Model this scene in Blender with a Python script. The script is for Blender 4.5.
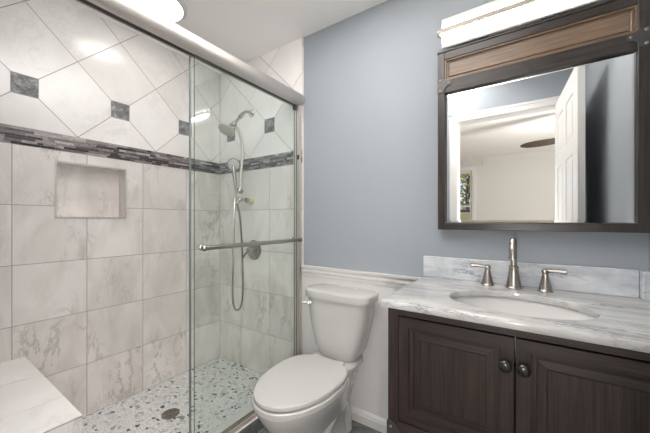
import bpy, bmesh, math, random
from mathutils import Vector, Matrix
random.seed(7)
S = bpy.context.scene
COL = S.collection
for o in list(bpy.data.objects): bpy.data.objects.remove(o)

# ------------------------------------------------------------------ camera, world, exposure
cd = bpy.data.cameras.new('camera'); cam = bpy.data.objects.new('camera', cd); COL.objects.link(cam)
cam.location = (2.1424, -1.5692, 1.1926); cam.rotation_euler = (math.pi/2, 0, 0.5974)
cd.sensor_width = 36; cd.lens = 295.93/650*36; cd.shift_y = 3.75/650; cd.clip_start = 0.01
S.camera = cam
w = bpy.data.worlds.new('sky'); S.world = w; w.use_nodes = True
bg = w.node_tree.nodes['Background']; bg.inputs[0].default_value = (0.72, 0.84, 1.0, 1); bg.inputs[1].default_value = 0.35
S.view_settings.view_transform = 'Standard'; S.view_settings.look = 'None'; S.view_settings.gamma = 1
S.view_settings.use_curve_mapping = False; S.view_settings.exposure = 2.02
CY = S.cycles
CY.use_denoising = True; CY.max_bounces = 14; CY.diffuse_bounces = 7; CY.glossy_bounces = 6
CY.transparent_max_bounces = 16; CY.caustics_reflective = False; CY.caustics_refractive = False; CY.sample_clamp_indirect = 6
E_CEIL, E_VAN, W_BED_FILL, W_BOUNCE_FILL = 2.6, 18.0, 17.5, 122.0

def lamp(name, loc, power, size, rot=(0, 0, 0), shape='DISK', size_y=None, color=(1, 1, 1)):
    l = bpy.data.lights.new(name, 'AREA'); l.energy = power; l.shape = shape; l.size = size; l.color = color
    if size_y: l.size_y = size_y
    o = bpy.data.objects.new(name, l); o.location = loc; o.rotation_euler = rot; COL.objects.link(o); return o
# added unseen spot, aimed at the ceiling so its bounce fills the bathroom
_f = bpy.data.lights.new('ceiling_bounce_fill', 'SPOT'); _f.energy = W_BOUNCE_FILL; _f.spot_size = math.radians(72); _f.spot_blend = .9; _f.shadow_soft_size = .04; _f.color = (1, .99, .985)
_o = bpy.data.objects.new('ceiling_bounce_fill', _f); COL.objects.link(_o); _o.location = (1.55, -.92, 1.30)
_o.rotation_euler = (Vector((1.50, -.95, 2.43)) - _o.location).to_track_quat('-Z', 'Y').to_euler()

_f = bpy.data.lights.new('doorway_fill', 'POINT'); _f.energy = 4.2; _f.shadow_soft_size = .015; _f.color = (1, .985, .965)  # added unseen point light, weak frontal fill from the doorway
_o = bpy.data.objects.new('doorway_fill', _f); COL.objects.link(_o); _o.location = (2.10, -1.62, .98)

# ------------------------------------------------------------------ mesh helpers
class MB:
    def __init__(s): s.v = []; s.f = []; s.m = []; s.sm = []
    def add(s, vs, fs, mat=0, smooth=False):
        b = len(s.v); s.v += [tuple(p) for p in vs]
        for f in fs: s.f.append([b+i for i in f]); s.m.append(mat); s.sm.append(smooth)
    def box(s, a, b, mat=0):
        x0, x1 = sorted((a[0], b[0])); y0, y1 = sorted((a[1], b[1])); z0, z1 = sorted((a[2], b[2]))
        vs = [(x0,y0,z0),(x1,y0,z0),(x1,y1,z0),(x0,y1,z0),(x0,y0,z1),(x1,y0,z1),(x1,y1,z1),(x0,y1,z1)]
        s.add(vs, [(0,3,2,1),(4,5,6,7),(0,1,5,4),(1,2,6,5),(2,3,7,6),(3,0,4,7)], mat)
    def prism(s, poly, fn, w0, w1, mat=0, smooth=False):        # poly of (u,v); fn(u,v,w)
        n = len(poly)
        vs = [fn(u, v, w0) for u, v in poly] + [fn(u, v, w1) for u, v in poly]
        fs = [list(range(n))[::-1], list(range(n, 2*n))]
        s.add(vs, fs, mat, False)
        b = len(s.v) - 2*n
        for i in range(n):
            j = (i+1) % n
            s.f.append([b+i, b+j, b+n+j, b+n+i]); s.m.append(mat); s.sm.append(smooth)
    def loft(s, rings, mat=0, cap0=True, cap1=True, smooth=True, closed=True):
        n = len(rings[0]); vs = [p for r in rings for p in r]; fs = []
        for k in range(len(rings)-1):
            for i in range(n if closed else n-1):
                j = (i+1) % n
                fs.append((k*n+i, k*n+j, (k+1)*n+j, (k+1)*n+i))
        if cap0: fs.append(tuple(range(n))[::-1])
        if cap1: fs.append(tuple(range((len(rings)-1)*n, len(rings)*n)))
        s.add(vs, fs, mat, smooth)
    def lathe(s, prof, org, axis=(0,0,1), n=32, mat=0, caps=True):
        ax = Vector(axis).normalized(); t = ax.orthogonal().normalized(); b = ax.cross(t); org = Vector(org)
        rings = [[org + ax*h + (t*math.cos(2*math.pi*i/n) + b*math.sin(2*math.pi*i/n))*max(r, 1e-5) for i in range(n)] for r, h in prof]
        s.loft(rings, mat, caps, caps)
    def tube(s, path, r, n=14, mat=0):
        P = [Vector(p) for p in path]; rings = []
        t0 = (P[1]-P[0]).normalized(); u = t0.orthogonal().normalized()
        for i, p in enumerate(P):
            t = (P[min(i+1, len(P)-1)] - P[max(i-1, 0)]).normalized()
            u = (u - t*u.dot(t)).normalized(); b = t.cross(u)
            rr = r[i] if isinstance(r, (list, tuple)) else r
            rings.append([p + (u*math.cos(2*math.pi*k/n) + b*math.sin(2*math.pi*k/n))*rr for k in range(n)])
        s.loft(rings, mat)
    def sphere(s, c, r, mat=0, n=16, m=10):
        rx, ry, rz = r if isinstance(r, (list, tuple)) else (r, r, r)
        rings = [[(c[0]+rx*max(math.sin(math.pi*k/m), .002)*math.cos(2*math.pi*i/n), c[1]+ry*max(math.sin(math.pi*k/m), .002)*math.sin(2*math.pi*i/n), c[2]-rz*math.cos(math.pi*k/m)) for i in range(n)] for k in range(m+1)]
        s.loft(rings, mat)

def crom(pts, k=10):
    P = [Vector(p) for p in pts]; P = [P[0]*2-P[1]] + P + [P[-1]*2-P[-2]]; out = []
    for i in range(1, len(P)-2):
        a, b, c, d = P[i-1:i+3]
        for j in range(k):
            t = j/k
            out.append(0.5*((2*b) + (c-a)*t + (2*a-5*b+4*c-d)*t*t + (3*b-a-3*c+d)*t**3))
    out.append(P[-2]); return out

def obj(name, mb, mats, parent=None, bevel=0, fixn=True, angle=35):
    me = bpy.data.meshes.new(name)
    off = Vector((0, 0, 0)); p = parent
    while p is not None: off += p.location; p = p.parent
    me.from_pydata([tuple(Vector(v)-off) for v in mb.v], [], mb.f)
    for m in (mats if isinstance(mats, (list, tuple)) else [mats]): me.materials.append(m)
    me.polygons.foreach_set('material_index', mb.m); me.polygons.foreach_set('use_smooth', mb.sm)
    if fixn:
        bm = bmesh.new(); bm.from_mesh(me); bmesh.ops.recalc_face_normals(bm, faces=bm.faces); bm.to_mesh(me); bm.free()
    if any(mb.sm): me.set_sharp_from_angle(angle=math.radians(angle))
    me.update()
    o = bpy.data.objects.new(name, me); COL.objects.link(o)
    if parent: o.parent = parent
    if bevel:
        bv = o.modifiers.new('bevel', 'BEVEL'); bv.width = bevel; bv.segments = 2; bv.limit_method = 'ANGLE'; bv.angle_limit = math.radians(40)
    return o
def thing(name, label, cat, loc, group=None):
    o = bpy.data.objects.new(name, None); COL.objects.link(o); o.location = loc; o.empty_display_size = .1
    o['label'] = label; o['category'] = cat
    if group: o['group'] = group
    return o
def tag(o, label, cat, group=None):
    o['label'] = label; o['category'] = cat
    if group: o['group'] = group
    return o
def struct(o, label, cat):
    o['kind'] = 'structure'; o['label'] = label; o['category'] = cat; return o

# ------------------------------------------------------------------ materials
def mat(name, color=(.8,.8,.8), rough=.5, metal=0, spec=.5, coat=0):
    m = bpy.data.materials.new(name); m.use_nodes = True
    b = m.node_tree.nodes['Principled BSDF']
    b.inputs['Base Color'].default_value = (*color, 1); b.inputs['Roughness'].default_value = rough
    b.inputs['Metallic'].default_value = metal; b.inputs['Specular IOR Level'].default_value = spec
    b.inputs['Coat Weight'].default_value = coat; b.inputs['Coat Roughness'].default_value = .08
    return m
class NT:
    def __init__(s, m): s.t = m.node_tree; s.b = s.t.nodes['Principled BSDF']
    def n(s, typ, **kw):
        x = s.t.nodes.new(typ)
        for k, v in kw.items():
            if k.startswith('i_'):
                x.inputs[int(k[2:]) if k[2:].isdigit() else k[2:].replace('_', ' ')].default_value = v
            else: setattr(x, k, v)
        return x
    def l(s, a, b): s.t.links.new(a, b)
    def ramp(s, fac, stops):
        r = s.n('ShaderNodeValToRGB'); e = r.color_ramp.elements
        while len(e) < len(stops): e.new(.5)
        for el, (p, c) in zip(e, stops): el.position = p; el.color = (*c, 1) if len(c) == 3 else c
        s.l(fac, r.inputs[0]); return r.outputs[0]
    def bump(s, h, strength=.2, dist=.01):
        b = s.n('ShaderNodeBump'); b.inputs['Strength'].default_value = strength; b.inputs['Distance'].default_value = dist
        s.l(h, b.inputs['Height']); s.l(b.outputs[0], s.b.inputs['Normal'])
    def mix(s, fac, a, b, mode='MIX'):
        x = s.n('ShaderNodeMix', data_type='RGBA', blend_type=mode)
        for sock, v in ((x.inputs[0], fac), (x.inputs[6], a), (x.inputs[7], b)):
            if hasattr(v, 'links') or isinstance(v, bpy.types.NodeSocket): s.l(v, sock)
            else: sock.default_value = v if isinstance(v, float) else (*v, 1)
        return x.outputs[2]
    def coords(s, scale=(1,1,1), rot=(0,0,0), perisland=0):
        tc = s.n('ShaderNodeTexCoord'); mp = s.n('ShaderNodeMapping'); mp.inputs['Scale'].default_value = scale; mp.inputs['Rotation'].default_value = rot
        s.l(tc.outputs['Object'], mp.inputs[0]); out = mp.outputs[0]
        if perisland:
            g = s.n('ShaderNodeNewGeometry'); mu = s.n('ShaderNodeVectorMath', operation='SCALE'); mu.inputs[0].default_value = (13.7, 7.3, 31.1)
            s.l(g.outputs['Random Per Island'], mu.inputs['Scale'])
            ad = s.n('ShaderNodeVectorMath', operation='ADD'); s.l(out, ad.inputs[0]); s.l(mu.outputs[0], ad.inputs[1]); out = ad.outputs[0]
            s.rnd = g.outputs['Random Per Island']
        return out
    def noise(s, vec, scale, detail=6, rough=.55, dist=0.):
        x = s.n('ShaderNodeTexNoise'); x.inputs['Scale'].default_value = scale; x.inputs['Detail'].default_value = detail
        x.inputs['Roughness'].default_value = rough; x.inputs['Distortion'].default_value = dist; s.l(vec, x.inputs['Vector']); return x.outputs[0]

def marble(name, base, dark, vein, amount, scale=3.2, island=1, rough=.18, stretch=(1,1,1), rot=(0,0,0), tonal=.07):
    m = mat(name, base, rough); t = NT(m)
    v = t.coords(stretch, rot, perisland=island)
    cloud = t.noise(v, scale, 7, .6, .6)
    c = t.ramp(cloud, [(.36, dark), (.6, base)])
    vn = t.noise(v, scale*1.25, 9, .7, .35)
    sub = t.n('ShaderNodeMath', operation='SUBTRACT'); t.l(vn, sub.inputs[0]); sub.inputs[1].default_value = .5
    ab = t.n('ShaderNodeMath', operation='ABSOLUTE'); t.l(sub.outputs[0], ab.inputs[0])
    vf = t.ramp(ab.outputs[0], [(.0, (1,1,1)), (.03, (0,0,0))])
    pat = t.ramp(t.noise(v, scale*.8, 2, .5), [(.46, (0,0,0)), (.66, (1,1,1))])
    mm = t.n('ShaderNodeMath', operation='MULTIPLY'); t.l(vf, mm.inputs[0]); t.l(pat, mm.inputs[1])
    m2 = t.n('ShaderNodeMath', operation='MULTIPLY'); t.l(mm.outputs[0], m2.inputs[0]); m2.inputs[1].default_value = amount
    c = t.mix(m2.outputs[0], c, vein)
    if island:
        tone = t.ramp(t.rnd, [(0, (1-tonal,)*3), (1, (1,1,1))])
        c = t.mix(1.0, c, tone, 'MULTIPLY')
    t.l(c, t.b.inputs['Base Color'])
    return m
M = {}
M['tile'] = marble('marble_tile', (.87,.82,.795), (.735,.68,.645), (.42,.385,.36), .75, stretch=(1.7,1.7,.75), rot=(.75,.75,0))
M['tile_diag'] = marble('marble_tile_upper', (.90,.87,.85), (.85,.82,.795), (.55,.52,.49), .22)
M['grout'] = mat('grout', (.38,.37,.37), .9)
M['counter'] = marble('counter_marble', (.57,.56,.55), (.40,.395,.39), (.20,.205,.22), .95, 9, 0, .1, (.38,1.6,1.4), (0,0,.2))
M['splash'] = marble('splash_marble', (.70,.71,.73), (.46,.49,.53), (.20,.23,.28), .9, 9, 0, .1, (.6,1,1.5), (0,.45,0))
M['slate_deco'] = mat('slate_deco', (.13,.13,.135), .45); t = NT(M['slate_deco'])
_v = t.coords((1,1,1), (.6,.6,.6), 1); _n = t.noise(_v, 30, 9, .75, .6)
t.l(t.ramp(_n, [(.30, (.06,.06,.065)), (.5, (.20,.20,.205)), (.66, (.5,.5,.5))]), t.b.inputs['Base Color']); t.bump(_n, .5, .004)
M['band'] = mat('strip_mosaic', (.2,.2,.2), .3); t = NT(M['band'])
_v = t.coords((1,1,1), (0,0,0), 1); _n = t.noise(_v, 60, 5, .65, 1.)
_c = t.ramp(t.rnd, [(0,(.05,.042,.045)), (.3,(.14,.115,.12)), (.5,(.26,.225,.23)), (.72,(.42,.38,.385)), (.94,(.62,.58,.58)), (.985,(.72,.66,.58))])
t.l(t.mix(.55, _c, t.ramp(_n, [(.3,(.15,.15,.15)), (.7,(1,1,1))]), 'MULTIPLY'), t.b.inputs['Base Color']); t.bump(_n, .4, .004)
M['pebble'] = mat('pebble_mosaic', (.7,.7,.7), .35); t = NT(M['pebble'])
_v = t.coords((1, 1.35, 1), (0,0,.5)); 
_a = t.n('ShaderNodeTexVoronoi', feature='F1'); _a.inputs['Scale'].default_value = 46; _a.inputs['Randomness'].default_value = .85; t.l(_v, _a.inputs['Vector'])
_e = t.n('ShaderNodeTexVoronoi', feature='DISTANCE_TO_EDGE'); _e.inputs['Scale'].default_value = 46; _e.inputs['Randomness'].default_value = .85; t.l(_v, _e.inputs['Vector'])
_sx = t.n('ShaderNodeSeparateColor'); t.l(_a.outputs['Color'], _sx.inputs[0])
_c = t.ramp(_sx.outputs[0], [(0,(.07,.075,.09)), (.04,(.10,.11,.13)), (.05,(.38,.39,.40)), (.11,(.56,.56,.56)), (.19,(.78,.77,.76)), (.6,(.88,.87,.86)), (1,(.92,.91,.90))])
_g = t.ramp(_e.outputs['Distance'], [(.015,(0,0,0)), (.06,(1,1,1))])
t.l(t.mix(_g, (.58,.57,.56), _c), t.b.inputs['Base Color']); t.bump(t.ramp(_e.outputs['Distance'], [(0,(0,0,0)), (.25,(1,1,1))]), .5, .006)
M['slate_floor'] = mat('slate_floor', (.12,.13,.13), .4); t = NT(M['slate_floor'])
_v = t.coords(); _n = t.noise(_v, 9, 8, .7, 1.2)
_b = t.n('ShaderNodeTexBrick'); _b.offset = 0; _b.inputs['Scale'].default_value = 1; _b.inputs['Brick Width'].default_value = .3; _b.inputs['Row Height'].default_value = .3; _b.inputs['Mortar Size'].default_value = .002
t.l(_v, _b.inputs['Vector'])
_c = t.ramp(_n, [(.3,(.05,.055,.055)), (.5,(.12,.13,.13)), (.7,(.24,.25,.245))])
t.l(t.mix(_b.outputs['Fac'], _c, (.3,.3,.29)), t.b.inputs['Base Color']); t.bump(_n, .25, .004)
def painted(name, c, rough=.55, sc=220, st=.04):
    m = mat(name, c, rough, spec=.35); t = NT(m); t.bump(t.noise(t.coords(), sc, 2), st, .002); return m
M['blue'] = painted('blue_grey_paint', (.325,.35,.378))
M['white'] = painted('white_semi_gloss_paint', (.72,.705,.69), .3, 60, .02)
M['ceil'] = painted('ceiling_paint', (.92,.905,.885), .8, 300, .05)
M['bedwall'] = painted('greige_paint', (.66,.645,.62), .7)
M['carpet'] = painted('beige_carpet', (.5,.45,.38), .95, 400, .5)
M['porcelain'] = mat('porcelain', (.53,.52,.505), .08, spec=.55, coat=.4)
M['seatplastic'] = mat('seat_plastic', (.545,.53,.515), .16)
def brushed(name, c, rough):
    m = mat(name, c, rough, 1.0); t = NT(m); _n = t.noise(t.coords((1,1,18)), 60, 3)
    t.l(t.ramp(_n, [(.3, tuple(x*.85 for x in c)), (.7, c)]), t.b.inputs['Base Color']); return m
M['nickel'] = brushed('brushed_nickel', (.47,.43,.39), .27)
M['satin'] = mat('satin_nickel', (.66,.62,.585), .45, 1.0)
M['chrome'] = mat('chrome', (.75,.75,.75), .07, 1.0)
M['rubber'] = mat('black_seal', (.025,.022,.02), .5)
M['blackmetal'] = mat('black_knob_metal', (.012,.011,.011), .22, 0, .6)
M['darkmetal'] = mat('dark_iron', (.085,.08,.078), .42, .6)
M['rivet'] = mat('steel_rivet', (.30,.28,.27), .35, 1.0)
M['seal'] = mat('grey_green_edge_seal', (.22,.24,.235), .3)
M['bar'] = mat('tan_nickel_bar', (.36,.31,.27), .5, .2)
M['track'] = mat('tan_nickel_track', (.56,.50,.45), .45, .45)
M['alu'] = mat('pale_aluminium_edging', (.56,.545,.53), .4, .5)
M['china'] = mat('sink_china', (.72,.71,.70), .08)
M['yellow'] = mat('yellowed_cap', (.62,.56,.36), .35)
def wood(name, lo, hi, axis, rough=.5, sc=1.0):
    m = mat(name, hi, rough, spec=.45); t = NT(m)
    st = [70*sc]*3; st[axis] = 2.2*sc
    v = t.coords(tuple(st)); n1 = t.noise(v, 1.0, 5, .6, .3); n2 = t.noise(v, 3.1, 3, .5)
    ad = t.n('ShaderNodeMath', operation='ADD'); t.l(n1, ad.inputs[0]); t.l(n2, ad.inputs[1])
    ha = t.n('ShaderNodeMath', operation='MULTIPLY'); t.l(ad.outputs[0], ha.inputs[0]); ha.inputs[1].default_value = .5
    t.l(t.ramp(ha.outputs[0], [(.36, lo), (.64, hi)]), t.b.inputs['Base Color']); t.bump(ha.outputs[0], .15, .002); return m
ES = ((.006,.0042,.004), (.041,.025,.0215))
M['espresso_v'] = wood('espresso_wood_upright', *ES, 2); M['espresso_h'] = wood('espresso_wood_level', *ES, 0)
FR = ((.020,.016,.014), (.058,.046,.039))
M['frame_v'] = wood('mirror_frame_wood_upright', *FR, 2, .3); M['frame_h'] = wood('mirror_frame_wood_level', *FR, 0, .3)
M['bronze_panel'] = wood('bronze_panel_wood', (.13,.085,.055), (.24,.165,.11), 0, .3)
M['fanwood'] = wood('fan_blade_wood', (.02,.014,.01), (.05,.035,.025), 0)
M['mirror'] = mat('mirror_silver', (.93,.94,.94), .0, 1.0)
def emit(name, c, st):
    m = bpy.data.materials.new(name); m.use_nodes = True; nt = m.node_tree; nt.nodes.clear()
    e = nt.nodes.new('ShaderNodeEmission'); e.inputs[0].default_value = (*c, 1); e.inputs[1].default_value = st
    o = nt.nodes.new('ShaderNodeOutputMaterial'); nt.links.new(e.outputs[0], o.inputs[0]); return m
M['glow_ceiling'] = emit('ceiling_diffuser_lit', (1, .97, .93), E_CEIL)
M['glow_vanity'] = emit('vanity_diffuser_lit', (1, .945, .86), E_VAN)
_nt = M['glow_vanity'].node_tree; _em = next(n for n in _nt.nodes if n.type == 'EMISSION')      # brightest along the LED row behind the bar
_tc = _nt.nodes.new('ShaderNodeTexCoord'); _sp = _nt.nodes.new('ShaderNodeSeparateXYZ'); _nt.links.new(_tc.outputs['Object'], _sp.inputs[0]); _prev = _sp.outputs[2]
for _op, _val in (('SUBTRACT', 0.0115), ('DIVIDE', .024), ('POWER', 2.0), ('MULTIPLY', -1.0), ('EXPONENT', 0), ('MULTIPLY_ADD', E_VAN)):
    _m = _nt.nodes.new('ShaderNodeMath'); _m.operation = _op; _nt.links.new(_prev, _m.inputs[0])
    if _op == 'DIVIDE':
        _ab = _nt.nodes.new('ShaderNodeMath'); _ab.operation = 'ABSOLUTE'; _nt.links.new(_prev, _ab.inputs[0]); _nt.links.new(_ab.outputs[0], _m.inputs[0])
    if _op != 'EXPONENT': _m.inputs[1].default_value = _val
    if _op == 'MULTIPLY_ADD': _m.inputs[2].default_value = .26
    _prev = _m.outputs[0]
_nt.links.new(_prev, _em.inputs[1])
M['glow_added_globe'] = emit('added_globe_lit', (1, .95, .88), 8)
def glass(name, tint, base=.03, mul=.9):
    m = bpy.data.materials.new(name); m.use_nodes = True; nt = m.node_tree; nt.nodes.clear()
    N = nt.nodes.new; tr = N('ShaderNodeBsdfTransparent'); tr.inputs[0].default_value = (*tint, 1)
    gl = N('ShaderNodeBsdfGlossy'); gl.inputs['Roughness'].default_value = .0; gl.inputs[0].default_value = (1,1,1,1)
    lw = N('ShaderNodeLayerWeight'); lw.inputs[0].default_value = .5
    pw = N('ShaderNodeMath'); pw.operation = 'POWER'; pw.inputs[1].default_value = 5
    ml = N('ShaderNodeMath'); ml.operation = 'MULTIPLY_ADD'; ml.inputs[1].default_value = mul; ml.inputs[2].default_value = base
    mx = N('ShaderNodeMixShader'); o = N('ShaderNodeOutputMaterial')
    nt.links.new(lw.outputs['Facing'], pw.inputs[0]); nt.links.new(pw.outputs[0], ml.inputs[0]); nt.links.new(ml.outputs[0], mx.inputs[0])
    nt.links.new(tr.outputs[0], mx.inputs[1]); nt.links.new(gl.outputs[0], mx.inputs[2]); nt.links.new(mx.outputs[0], o.inputs[0]); return m
M['glass'] = glass('shower_glass', (.980,.997,.991)); M['pane'] = glass('window_glass', (.98,.99,.985))
M['glassedge'] = mat('glass_edge_green', (.10,.16,.14), .15)

# ------------------------------------------------------------------ room shell
XT, XR, YF, H, ZS = .897, 2.515, -1.52, 2.43, .0394
P = .308; ROW = [ZS+P*k for k in range(6)]; BT = 1.67; DZ = 1.89; G = .0019
def rect(a, b, c, d): return [(a,b),(c,b),(c,d),(a,d)]
def clip(poly, a, b, c):                      # keep a*u+b*v <= c
    out = []
    for i in range(len(poly)):
        p, q = poly[i], poly[(i+1) % len(poly)]; dp = a*p[0]+b*p[1]-c; dq = a*q[0]+b*q[1]-c
        if dp <= 0: out.append(p)
        if dp*dq < 0: t_ = dp/(dp-dq); out.append((p[0]+(q[0]-p[0])*t_, p[1]+(q[1]-p[1])*t_))
    return out
def tile_wall(mb, fn, u0, u1, joints, deco0, hole=None):
    # slots: 0 grout, 1 tile, 2 upper tile, 3 slate square, 4 strip mosaic
    gd = -.0016
    def plane(poly): mb.add([fn(u, v, gd) for u, v in poly], [list(range(len(poly)))], 0)
    if hole:
        a, b, c, d = hole
        for r in (rect(u0,0,a,H), rect(c,0,u1,H), rect(a,0,c,b), rect(a,d,c,H)): plane(r)
    else: plane(rect(u0,0,u1,H))
    for k in range(5):
        for ua, ub in zip(joints[:-1], joints[1:]):
            x0, x1, y0, y1 = ua+G, ub-G, ROW[k]+G, ROW[k+1]-G
            if hole and x0 < hole[2] and x1 > hole[0] and y0 < hole[3] and y1 > hole[1]:
                us = sorted({x0, x1, *[q for q in (hole[0], hole[2]) if x0 < q < x1]}); vs = sorted({y0, y1, *[q for q in (hole[1], hole[3]) if y0 < q < y1]})
                idx = {(i, j): n for n, (i, j) in enumerate((i, j) for i in range(len(us)) for j in range(len(vs)))}
                fs = []
                for i in range(len(us)-1):
                    for j in range(len(vs)-1):
                        cu, cv = (us[i]+us[i+1])/2, (vs[j]+vs[j+1])/2
                        if hole[0] < cu < hole[2] and hole[1] < cv < hole[3]: continue
                        fs.append((idx[i,j], idx[i+1,j], idx[i+1,j+1], idx[i,j+1]))
                mb.add([fn(us[i], vs[j], 0) for i in range(len(us)) for j in range(len(vs))], fs, 1)
            else: mb.prism(rect(x0,y0,x1,y1), fn, gd, 0, 1)
    # accent band of thin strips
    nrow = 7; hh = (BT-ROW[5])/nrow
    for r in range(nrow):
        u = u0 - random.random()*.05
        while u < u1:
            L = random.choice((.025,.04,.06,.085,.11)); a, b = max(u, u0)+.0006, min(u+L, u1)-.0009; u += L
            if b-a < .004: continue
            z0 = ROW[5]+r*hh; mb.prism(rect(a, z0+.0007, b, z0+hh-.0007), fn, gd, random.choice((.0, .002, .004, .006)), 4)
    # diagonal tiles with slate squares
    hd = P*math.sqrt(2)/2; q = .0513
    for i in range(-3, 10):
        for j in range(0, 5):
            cu, cv = deco0 + i*hd, DZ - hd + j*hd
            if (i+j) % 2 == 0: pass
            else: continue
            # tile centres lie half a diagonal from slate squares
            g2 = hd - G*1.5
            poly = [(cu-g2,cv),(cu,cv-g2),(cu+g2,cv),(cu,cv+g2)]
            for a, b, c in ((-1,0,-(u0+G)), (1,0,u1-G), (0,-1,-(BT+G)), (0,1,H)): 
                if poly: poly = clip(poly, a, b, c)
            if not poly: continue
            vv = [(cu-hd,cv,'l'),(cu+hd,cv,'r'),(cu,cv-hd,'b'),(cu,cv+hd,'t')]
            for pu, pv, s_ in vv:
                if abs(pv-DZ) < 1e-4 and poly:
                    if s_ == 'l': poly = clip(poly, -1, 0, -(pu+q+G))
                    if s_ == 'r': poly = clip(poly, 1, 0, pu-q-G)
                    if s_ == 'b': poly = clip(poly, 0, -1, -(pv+q+G))
                    if s_ == 't': poly = clip(poly, 0, 1, pv-q-G)
            if len(poly) >= 3: mb.prism(poly, fn, gd, 0, 2)
    for i in range(-3, 8):
        u = deco0 + i*2*hd
        if u0 < u-q and u+q < u1: mb.prism(rect(u-q+G, DZ-q+G, u+q-G, DZ+q-G), fn, gd, .0005, 3)
TM = [M['grout'], M['tile'], M['tile_diag'], M['slate_deco'], M['band']]
NI = (.716, 1.211, 1.051, 1.514); ND = .09
fl = lambda u, v, w_: (w_, -u, v)
mb = MB(); tile_wall(mb, fl, 0, 1.52, [0, .30, .608, .916, 1.224, 1.52], .306, NI)
# the recessed niche: back slab and reveals
a, b, c, d = NI
mb.add([fl(a,b,-ND), fl(c,b,-ND), fl(c,d,-ND), fl(a,d,-ND)], [(0,1,2,3)], 1)
for p, q_ in (((a,b),(c,b)), ((c,b),(c,d)), ((c,d),(a,d)), ((a,d),(a,b))):
    mb.add([fl(*p,0), fl(*q_,0), fl(*q_,-ND), fl(*p,-ND)], [(0,1,2,3)], 1)
mb.box((-.20,-1.52,0), (-.10,0,H), 0)
struct(obj('wall_left', mb, TM, fixn=False), 'marble tiled long shower wall with diagonal upper tiles and recessed niche', 'wall')
mb = MB(); e = .009
for (x0,z0,x1,z1) in ((a-e,b-e,c+e,b), (a-e,d,c+e,d+e), (a-e,b,a,d), (c,b,c+e,d)): mb.box((-.002,-x0,z0), (.004,-x1,z1))
struct(obj('trim_1', mb, M['alu']), 'thin metal edging around the shower wall niche', 'trim')
fb = lambda u, v, w_: (u, -w_, v)
mb = MB(); tile_wall(mb, fb, 0, .888, [0, .272, .58, .888], .145)
mb.box((.8885,0,0), (XT,.006,H), 1); mb.box((-.2,.0018,0), (.8885,.1,H), 0)
struct(obj('wall_shower', mb, TM, fixn=False), 'marble tiled shower end wall behind the shower head', 'wall')
mb = MB(); mb.box((XT-.006,.0062,0), (XR+.1,.12,H)); mb.box((XT+.001,.0012,0), (XR,.0061,.86), 1)
struct(obj('wall_back', mb, [M['blue'], M['white']]), 'blue grey wall above white wainscot behind toilet and vanity', 'wall')
mb = MB(); prof = [(0,.822),(-.007,.822),(-.010,.834),(-.010,.842),(-.016,.848),(-.018,.858),(-.012,.866),(-.012,.872),(-.026,.880),(-.028,.892),(0,.892)]
mb.prism([(y,z) for y, z in prof], lambda y,z,x: (x, y+.002, z), XT+.001, 1.745)
struct(obj('trim_2', mb, M['white']), 'white moulded chair rail between blue wall and wainscot', 'trim')
mb = MB(); prof = [(0,0),(-.016,0),(-.016,.045),(-.012,.052),(-.012,.058),(-.006,.068),(-.005,.072),(0,.072)]
mb.prism(prof, lambda y,z,x: (x, y+.0011, z), XT+.001, XR)
struct(obj('baseboard_back', mb, M['white']), 'white moulded baseboard under the wainscot behind the toilet', 'baseboard')
mb = MB(); mb.box((XR,YF-.12,0), (XR+.1,.0062,H))
struct(obj('wall_right', mb, M['blue']), 'blue grey side wall at the vanity end', 'wall')
OX0, OX1, OZ = 1.605, 2.352, 2.120
mb = MB(); mb.box((-.2,YF-.12,0), (OX0-.012,YF,H)); mb.box((OX1+.012,YF-.12,0), (XR,YF,H)); mb.box((OX0-.012,YF-.12,OZ+.012), (OX1+.012,YF,H))
struct(obj('wall_front', mb, M['blue']), 'blue grey wall with the doorway, opposite the mirror', 'wall')
mb = MB()
for x0, x1, z0, z1 in ((OX0-.07,OX0-.004,0,OZ+.07), (OX1+.004,OX1+.07,0,OZ+.07), (OX0-.004,OX1+.004,OZ+.004,OZ+.07)):
    mb.box((x0,YF,z0), (x1,YF+.011,z1))
for x0, x1, z0, z1 in ((OX0-.07,OX0-.048,0,OZ+.07), (OX1+.048,OX1+.07,0,OZ+.07), (OX0-.07,OX1+.07,OZ+.048,OZ+.07)):
    mb.box((x0,YF,z0), (x1,YF+.016,z1))
mb.box((OX0-.012,YF-.12,0), (OX0,YF,OZ)); mb.box((OX1,YF-.12,0), (OX1+.012,YF,OZ)); mb.box((OX0-.012,YF-.12,OZ), (OX1+.012,YF,OZ+.012))
struct(obj('trim_3', mb, M['white'], bevel=.002), 'white casing and jamb around the doorway seen in the mirror', 'trim')
mb = MB(); mb.box((-.2,YF-.12,H), (XR+.1,.1,H+.1)); struct(obj('ceiling', mb, M['ceil']), 'white bathroom ceiling', 'ceiling')
mb = MB(); mb.box((-.2,YF-.12,-.1), (XR+.1,.1,0)); struct(obj('floor', mb, M['slate_floor']), 'dark slate tile floor beside the toilet', 'floor')
mb = MB(); mb.box((0,YF,0.0), (.766,0,ZS)); struct(obj('floor_shower', mb, M['pebble']), 'white and grey pebble mosaic shower floor', 'floor')
mb = MB(); mb.box((.79,YF,0), (.893,-.001,.078), 1); mb.box((.766,YF,.0), (.80,-.001,.083), 0); mb.box((.80,YF,.078), (.893,-.001,.083), 0)
struct(obj('curb', mb, [M['tile_diag'], M['slate_floor']]), 'low shower curb, pale marble top over dark slate face', 'curb')

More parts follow.
